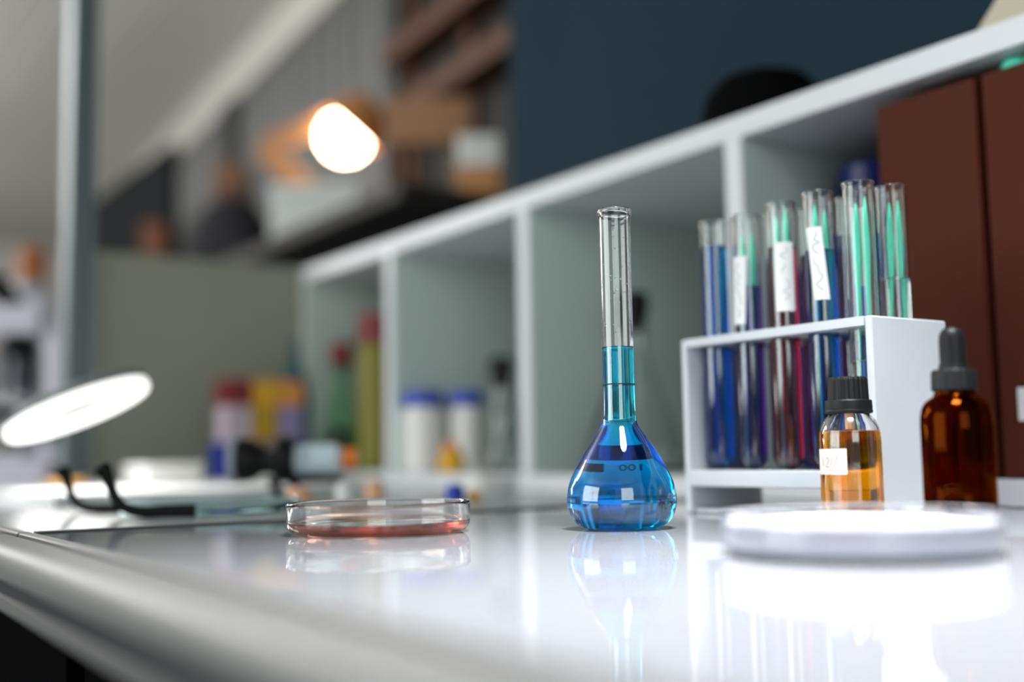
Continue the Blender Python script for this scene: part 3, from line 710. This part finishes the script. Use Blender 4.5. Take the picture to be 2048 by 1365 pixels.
# papers, box and tray on the grey bench
for k, (dx, dy, rz, lab) in enumerate(((0, 0, .02, 'white tray sheet stack at the far left of the grey bench, lowest sheet pad'), )):
    t = tag(obj('paper_pad', add_box(new_bm(), -.24, .24, -.13, .13, 0, .011, .001), M_paper, loc=(-1.285, .345, .0002), rotz=rz), 'thick white paper pad lying flat behind the safety glasses', 'paper')
t = thing('box', 'small white box with rounded lid standing on the paper pad', 'box', (-1.345, .405, .0114), .2)
obj('body', add_box(new_bm(), -.028, .028, -.036, .036, 0, .018, .003, 3), M_whitepl, t); obj('lid', add_box(new_bm(), -.029, .029, -.037, .037, .018, .025, .003, 3), M_whitepl, t)
o = obj('eraser', add_box(new_bm(), -.010, .010, -.020, .020, 0, .010, .002), mat('apricot_rubber', (238, 178, 96), .6), loc=(-1.36, .300, .0114), rotz=.5)
tag(o, 'small apricot eraser block on the paper pad between the black temple tips', 'eraser')
o = obj('tray', add_box(new_bm(), -.070, .070, -.090, .090, 0, .012, .003, 3), M_whitepl, loc=(-1.40, .585, .0002), rotz=.1)
tag(o, 'low white lidded tray at the foot of the grey screen', 'tray')
for (x, y, r, h, m, nm, lab) in ((-.8666, .5172, .0088, .0150, M_bluecap, 'small_spot', 'small blue round cap standing on the grey bench behind the petri dish'),  # loose blue bottle cap
                                 (-.8600, .5330, .0055, .0090, M_yellow, 'small_spot', 'small yellow bit beside the small blue cap on the grey bench'),
                                 (-.9200, .4367, .0085, .0180, M_whitepl, 'small_spot', 'small white round modelled glint just right of the orange-capped vial'),  # blurred highlight given shape as a small white solid
                                 (-.9500, .4814, .0085, .0190, M_peach, 'small_spot', 'small peach round modelled glint right of the small white one'),  # second blurred highlight, likewise modelled as a solid
                                 (-.9420, .4030, .0110, .0150, M_peach, 'cork_disc', 'peach cork disc in front of the loupe, just above the petri dish rim'),
                                 (-1.05, .6600, .0180, .0220, M_whitepl, 'lid', 'pale round lid on the bench before the shelf with the clear conical flask')):
    o = lathe_obj(nm, [(0, 0), (r * .96, 0), (r, h * .1), (r * .97, h * .7), (r * .7, h * .95), (0, h)], m, loc=(x, y, 0.0002), n=32)
    tag(o, lab, 'pot' if 'pot' in nm else nm.replace('_', ' '))

# ------------------------------------------------------------------ screen with post at the end of the bench
t = thing('desk_screen', 'grey-green desk screen panel with tall metal post closing off the bench', 'screen', (-1.625, .53, 0))
def sb(name, m, *a, label=None): return box_obj(name, m, t, a[0] + 1.625, a[1] + 1.625, a[2] - .53, a[3] - .53, a[4], a[5], .0015, label)
sb('panel', M_frost, -1.634, -1.616, .386, .998, .0005, .331)
po = sb('post', mat('grey_post_metal', (126, 138, 142), .5, .3), -1.645, -1.607, .350, .3855, .0005, 1.25, label='tall aluminium post')
bm = add_box(new_bm(), -1.606 + 1.625, -1.6045 + 1.625, .365 - .53, .371 - .53, .002, 1.248)
obj('slot', bm, M_aludark, po)

# microscope beyond the screen
t = thing('microscope', 'white laboratory microscope with dark stage, left of the metal post', 'microscope', (-2.03, .385, 0))
M_lilac = mat('microscope_enamel', (214, 210, 222), .4)
r2 = Vector((.555, .832, 0)); f2 = Vector((-.83, .55, 0))
def mp(a, z, d=0): q = r2 * a + f2 * d; return (q.x, q.y, z)
def obox(w, dpt, z0, z1, a, d=0, bev=.006):
    b = add_box(new_bm(), -w / 2, w / 2, -dpt / 2, dpt / 2, z0, z1, bev, 3)
    bmesh.ops.transform(b, matrix=Matrix.Translation(mp(a, 0, d)) @ Matrix.Rotation(math.atan2(r2.y, r2.x), 4, 'Z'), verts=b.verts); return b
obj('base', obox(.15, .20, 0, .045, 0), M_lilac, t)
obj('arm', add_tube(new_bm(), smooth_path([mp(.045, .04), mp(.052, .15), mp(.045, .25), mp(.010, .31)], 6), [.026] * 19, 16), M_lilac, t)
obj('stage', obox(.11, .12, .118, .132, -.015), M_black, t)
obj('condenser', add_lathe(new_bm(), [(0, .06), (.016, .06), (.02, .1), (.02, .118), (0, .118)], 24, Matrix.Translation(mp(-.03, 0))), M_black, t)
obj('nosepiece', add_lathe(new_bm(), [(0, .215), (.030, .215), (.032, .235), (.022, .250), (0, .250)], 24, Matrix.Translation(mp(-.02, 0))), M_black, t)
for da in (-.018, .002, .018): obj('objective', add_lathe(new_bm(), [(0, .150), (.006, .150), (.009, .17), (.009, .2155), (0, .2155)], 20, Matrix.Translation(mp(-.02 + da, 0, da * .5))), mat('dark_steel', (50, 54, 62), .35, .4), t)
obj('head', obox(.085, .08, .250, .300, -.012), M_lilac, t)
for d in (-.022, .022): obj('eyepiece', add_tube(new_bm(), [mp(-.02, .295, d), mp(-.055, .335, d), mp(-.066, .348, d)], [.013, .013, .016], 16), M_black, t)
obj('focus_knob', add_lathe(new_bm(), [(0, 0), (.018, 0), (.018, .02), (0, .02)], 24, Matrix.Translation(mp(.06, .085, -.02)) @ Matrix.Rotation(PI / 2, 4, 'X')), M_black, t)
t = thing('jar', 'amber brown jar behind the top of the microscope', 'jar', (-2.40, .455, 0))
obj('body', add_lathe(new_bm(), [(0, .0), (.045, 0), (.045, .34), (.03, .395), (0, .395)], 32), mat('grey_tall_bottle', (170, 172, 182), .5), t)
obj('cap', add_lathe(new_bm(), [(0, .395), (.026, .395), (.026, .46), (.02, .465), (0, .465)], 24), mat('amber_cap', (170, 98, 40), .5), t)
t['label'] = 'tall pale bottle with amber brown cap behind the microscope'; t['category'] = 'bottle'; t.name = 'tall_bottle'

# ------------------------------------------------------------------ things on top of the shelving unit
o = lathe_obj('bowl', [(0, .078), (.022, .0765), (.042, .069), (.054, .055), (.059, .038), (.060, 0), (.056, 0), (.054, .036), (.040, .062), (0, .072)], M_matte, loc=(-.752, .80, CZ + .0002))
tag(o, 'black upturned bowl resting on top of the white shelving unit', 'bowl')
t = thing('notebook', 'thin dark closed notebook lying on the white shelving unit', 'notebook', (-.98, .80, CZ + .0002), .02)
obj('cover', add_box(new_bm(), -.13, .13, -.09, .09, 0, .0025, .0006), M_black, t); obj('pages', add_box(new_bm(), -.127, .127, -.087, .087, .0025, .008), M_paper, t)
obj('cover', add_box(new_bm(), -.13, .13, -.09, .09, .008, .0105, .0006), M_black, t)
bm = new_bm()
A = [(-.05, 0), (.05, 0), (.0, .055)]
add = [[bm.verts.new((x, yy, z)) for x, z in A] for yy in (-.04, .04)]
bm.faces.new(add[0]); bm.faces.new(add[1][::-1])
for k in range(3): bm.faces.new((add[0][k], add[0][(k + 1) % 3], add[1][(k + 1) % 3], add[1][k]))
o = obj('tent_card', bm, mat('beige_card', (206, 196, 176), .8), loc=(-.445, .775, CZ + .0002), smooth=0)
tag(o, 'beige folded tent card at the right end of the white shelving unit top', 'card')

# ------------------------------------------------------------------ warm desk lamp beyond the screen
CT_Z = .50
t = thing('counter', 'dark tall counter behind the grey screen carrying the wooden lamp and boxes', 'counter', (-2.53, 1.155, Z_FLOOR))
obj('counter_top', add_box(new_bm(), -.87, .87, -.265, .265, CT_Z - Z_FLOOR - .03, CT_Z - Z_FLOOR - .0002, .003), mat('dark_counter_top', (24, 21, 20), .7), t)
for a in (-.86, .82):
    for b in (-.145, .22): obj('leg', add_box(new_bm(), a, a + .04, b, b + .04, 0, CT_Z - Z_FLOOR - .03), M_black, t)
lo = Vector((-2.40, 1.15, CT_Z))
lamp = thing('desk_lamp', 'wooden-armed desk lamp with glowing bulb, shining above the grey screen', 'lamp', tuple(lo))
J = Vector((-2.4263, .9470, .7464)); SB = Vector((-2.2764, 1.1514, .838)); MO = Vector((-2.3291, 1.0886, .7483)); LOW = Vector((-2.362, 1.068, .610))
def flatbar(p, q, w, tck):
    d = (q - p); L = d.length; x = d.normalized(); yv = Vector((.83, -.55, 0)); yv = (yv - x * yv.dot(x)).normalized(); z = x.cross(yv)
    b = add_box(new_bm(), 0, L, -tck / 2, tck / 2, -w / 2, w / 2, .003, 2)
    bmesh.ops.transform(b, matrix=Matrix(((x.x, yv.x, z.x, p.x), (x.y, yv.y, z.y, p.y), (x.z, yv.z, z.z, p.z), (0, 0, 0, 1))), verts=b.verts)
    return b
obj('lower_arm', flatbar(J - lo, LOW - lo, .050, .02), M_wood, lamp); obj('upper_arm', flatbar(J - lo, SB - lo + Vector((0, 0, .01)), .045, .02), M_wood, lamp)
obj('stem', add_tube(new_bm(), [tuple(LOW - lo), (.02, -.05, .06), (0, 0, .02)], .010, 12), M_black, lamp)
obj('base', add_lathe(new_bm(), [(0, 0), (.06, 0), (.06, .018), (.05, .024), (0, .026)], 40), M_black, lamp)
axl = (MO - SB).normalized(); xs = axl.orthogonal().normalized(); ys = axl.cross(xs)
Ms = Matrix(((xs.x, ys.x, axl.x, SB.x - lo.x), (xs.y, ys.y, axl.y, SB.y - lo.y), (xs.z, ys.z, axl.z, SB.z - lo.z), (0, 0, 0, 1)))
obj('lamp_shade', add_lathe(new_bm(), [(0, -.004), (.034, -.004), (.050, .010), (.068, .045), (.074, .074), (.072, .074), (.066, .046), (.048, .014), (.032, .002), (0, .002)], 48, Ms), mat('copper_shade', (190, 128, 74), .45), lamp)
obj('bulb', add_lathe(new_bm(), [(0, .02), (.016, .02), (.022, .035), (.048, .066), (.058, .094), (.052, .122), (.030, .146), (0, .154)], 32, Ms), mat('lit_bulb', (255, 250, 240), .4, emit=((255, 226, 184), 26.0)), lamp)

# ------------------------------------------------------------------ far wall: curtain, wooden shelves and what stands on them
bm = new_bm(); L0, L1 = -5.70, -3.00; n = 260; rows = []
for z in (-.70, 1.56):
    row = []
    for k in range(n + 1):
        x = L0 + (L1 - L0) * k / n; off = .085 + .028 * math.sin(k * .62) + .012 * math.sin(k * .23)
        row.append(bm.verts.new((x, wpt(x) - off, z)))
    rows.append(row)
for k in range(n): bm.faces.new((rows[0][k], rows[0][k + 1], rows[1][k + 1], rows[1][k]))
o = obj('curtain', bm, mat('grey_curtain_cloth', (136, 136, 136), .9)); o.modifiers.new('thickness', 'SOLIDIFY').thickness = .004
tag(o, 'pleated grey curtain hanging along the far wall behind the lamp', 'curtain')
o = obj('post', wbox(new_bm(), -4.66, -4.50, .125, .165, -.745, 1.55, .004), mat('charcoal_post', (54, 54, 58), .6)); o.name = 'upright_post'
tag(o, 'dark upright post standing in front of the grey curtain', 'post')
u = thing('bookcase', 'dark open wooden shelf rack along the far wall, right of the curtain', 'shelf', (-2.20, 1.55, Z_FLOOR))
def ub(name, m, x0, x1, o0, o1, z0, z1):
    b = wbox(new_bm(), x0, x1, o0, o1, z0, z1, .003)
    bmesh.ops.transform(b, matrix=Matrix.Translation((2.20, -1.55, -Z_FLOOR)), verts=b.verts); return obj(name, b, m, u)
ub('back_panel', mat('very_dark_wood', (34, 30, 28), .7), -2.96, -1.56, .012, .022, Z_FLOOR + .001, 1.7)
for z in (1.235, 1.045, .62, .2): ub('shelf_board', M_darkwood, -2.96, -1.56, .022, .13, z - .03, z + .03)
for x in (-2.96, -2.58, -2.10, -1.61): ub('upright', M_darkwood, x, x + .05, .022, .05, Z_FLOOR + .001, 1.7)
RZV = .983                                                # boxes on the counter face the bench corner
def fbox(name, lab, cat, x, y, z, sx, sy, sz, m, lid=None, group=None, rz=RZV):
    t = thing(name, lab, cat, (x, y, z), rz, group)
    h = sz * (.82 if lid else 1)
    if lid == M_whitepl: h = sz * .5
    obj('body', add_box(new_bm(), -sx / 2, sx / 2, -sy / 2, sy / 2, 0, h, .004), m, t)
    if lid: obj('lid', add_box(new_bm(), -sx / 2 - .002, sx / 2 + .002, -sy / 2 - .002, sy / 2 + .002, h, sz, .004), lid, t)
    return t
C0 = CT_Z + .0002
fbox('storage_box', 'large white storage box on the dark counter below the lamp', 'box', -2.216, .987, C0, .190, .05, .118, mat('white_box_card', (226, 228, 224), .7), mat('white_box_lid', (230, 232, 228), .7))
b = thing('wooden_board', 'light brown wooden board on two brackets behind the glowing lamp', 'shelf', (-2.153, 1.222, C0), RZV)
obj('board', add_box(new_bm(), -.092, .092, -.015, .015, .225, .330, .004), mat('pale_brown_board', (168, 126, 92), .6), b)
for x in (-.085, .055): obj('bracket', add_box(new_bm(), x, x + .03, -.010, .010, 0, .225), M_darkwood, b)
fbox('storage_box', 'low brown cardboard box right of the large white storage box', 'box', -2.134, 1.147, C0, .100, .03, .072, M_card, mat('brown_box_lid', (128, 78, 48), .7))
fbox('carton', 'greyish tan upright carton right of the low brown cardboard box', 'carton', -1.94, 1.190, C0, .055, .05, .150, mat('grey_tan_card', (140, 122, 104), .7))
fbox('storage_box', 'dull green box just above the white shelving unit, below the brown box', 'box', -2.03, 1.045, C0, .086, .05, .040, mat('moss_green_card', (120, 124, 92), .7))
fbox('storage_box', 'small tan box with white lid beside the dark slate board', 'box', -1.742, 1.100, C0, .074, .07, .120, mat('tan_card', (202, 140, 88), .7), M_whitepl)
t = thing('backpack', 'dark navy rucksack on the dark counter, left of the white storage box', 'bag', (-3.10, 1.12, C0), RZV)
bm = add_lathe(new_bm(), [(0, 0), (.080, .0), (.095, .02), (.098, .14), (.088, .21), (.060, .26), (.02, .283), (0, .285)], 32, Matrix.Diagonal((1.2, .75, 1, 1)))
obj('body', bm, mat('navy_cloth', (18, 18, 28), .85, bump=(60, .3)), t)
obj('pocket', add_box(new_bm(), .0, .07, -.095, -.055, .03, .15, .012, 3), mat('navy_cloth_dark', (22, 22, 34), .85), t)
obj('strap', add_tube(new_bm(), smooth_path([(-.03, 0, .275), (0, 0, .31), (.03, 0, .275)], 6), .007, 10), mat('navy_strap', (20, 20, 28), .8), t)
fbox('carton', 'brown upright carton standing behind the navy rucksack', 'carton', -3.60, 1.30, Z_FLOOR + .0002, .10, .10, 1.76, mat('brown_carton', (112, 78, 56), .7))
fbox('carton', 'rust brown carton on the dark counter before the dark standing board', 'carton', -3.292, .958, C0, .066, .05, .225, mat('rust_card', (100, 56, 30), .7))
t = thing('standing_board', 'big dark board standing on the floor far behind the grey screen', 'board', (-4.90, 1.28, Z_FLOOR))
obj('board', add_box(new_bm(), -.70, .735, -.02, .02, .06, 1.965, .004), mat('dark_board', (20, 24, 27), .85, spec=.1), t)
for x in (-.60, .60): obj('foot', add_box(new_bm(), x - .03, x + .03, -.16, .16, 0.0002, .06, .004), M_black, t)


# ------------------------------------------------------------------ light
def area(name, loc, target, size, power, col, size_y=None, spread=PI, shape='RECTANGLE'):
    l = bpy.data.lights.new(name, 'AREA'); l.shape = shape; l.size = size
    if size_y: l.size_y = size_y
    l.energy = power; l.color = col; l.spread = spread
    o = bpy.data.objects.new(name, l); COL.objects.link(o); o.location = loc
    o.rotation_euler = (Vector(target) - Vector(loc)).to_track_quat('-Z', 'Y').to_euler()
    return o
area('window_daylight', (-1.75, -3.05, .82), (-1.0, .6, .1), 2.6, 78, (.95, .99, 1.0), 1.5)
area('bench_lamp', (-.17, .30, .95), (-.25, .32, 0), .30, 4.0, (.97, .98, 1.0), .30, math.radians(44), 'DISK')
p_ = rc - n2 * .006
area('ring_lamp_led', tuple(p_), tuple(p_ - n2), .12, .5, (1, .99, .96), None, PI, 'DISK')
area('side_fill', (2.1, -.9, .75), (-1.0, .6, .2), 1.3, 20, (.90, 1.0, .97), 1.1)  # unseen fill added on the right to brighten the shelf divider faces
for nm, x in (('room_fill', -3.4), ('room_fill_far', -5.2), ('room_fill_left', -7.4)):  # unseen point fills added to brighten the far walls and ceiling
    l = bpy.data.lights.new(nm, 'POINT'); l.energy = 55; l.color = (1.0, .98, .95); l.shadow_soft_size = .25
    o = bpy.data.objects.new(nm, l); COL.objects.link(o); o.location = (x, -.4, 1.25)

w = bpy.data.worlds.new('room_ambient'); scene.world = w; w.use_nodes = True
bg = w.node_tree.nodes['Background']; bg.inputs['Color'].default_value = (.88, 1.0, .97, 1); bg.inputs['Strength'].default_value = .34

# ------------------------------------------------------------------ camera
cam = bpy.data.cameras.new('camera'); cam.sensor_width = 36; cam.sensor_fit = 'HORIZONTAL'; cam.lens = 2275 / 2048 * 36
cam.clip_start = .01; cam.clip_end = 60
cam.dof.use_dof = True; cam.dof.focus_distance = .610; cam.dof.aperture_fstop = 40 / 18.5
co = bpy.data.objects.new('camera', cam); COL.objects.link(co)
H = math.radians(33.8); roll = .0166
p = math.atan((907 - 682.5) * math.cos(roll) / 2275)
fh = Vector((-math.cos(H), math.sin(H), 0)); rh = Vector((math.sin(H), math.cos(H), 0))
F = fh * math.cos(p) + Vector((0, 0, math.sin(p))); U0 = -fh * math.sin(p) + Vector((0, 0, math.cos(p)))
R = rh * math.cos(roll) - U0 * math.sin(roll); U = U0 * math.cos(roll) + rh * math.sin(roll)
co.matrix_world = Matrix(((R.x, U.x, -F.x, 0), (R.y, U.y, -F.y, 0), (R.z, U.z, -F.z, .041), (0, 0, 0, 1)))
scene.camera = co

# ------------------------------------------------------------------ render look
vs = scene.view_settings
vs.view_transform = 'Standard'; vs.look = 'None'; vs.gamma = 1.0; vs.exposure = 0.0; vs.use_curve_mapping = False
cy = scene.cycles
cy.use_denoising = True
try: cy.denoiser = 'OPENIMAGEDENOISE'
except Exception: pass
cy.max_bounces = 28; cy.transmission_bounces = 28; cy.glossy_bounces = 8; cy.diffuse_bounces = 4; cy.transparent_max_bounces = 8
cy.sample_clamp_indirect = 6.0; cy.caustics_refractive = True; cy.caustics_reflective = False; cy.blur_glossy = 0.3
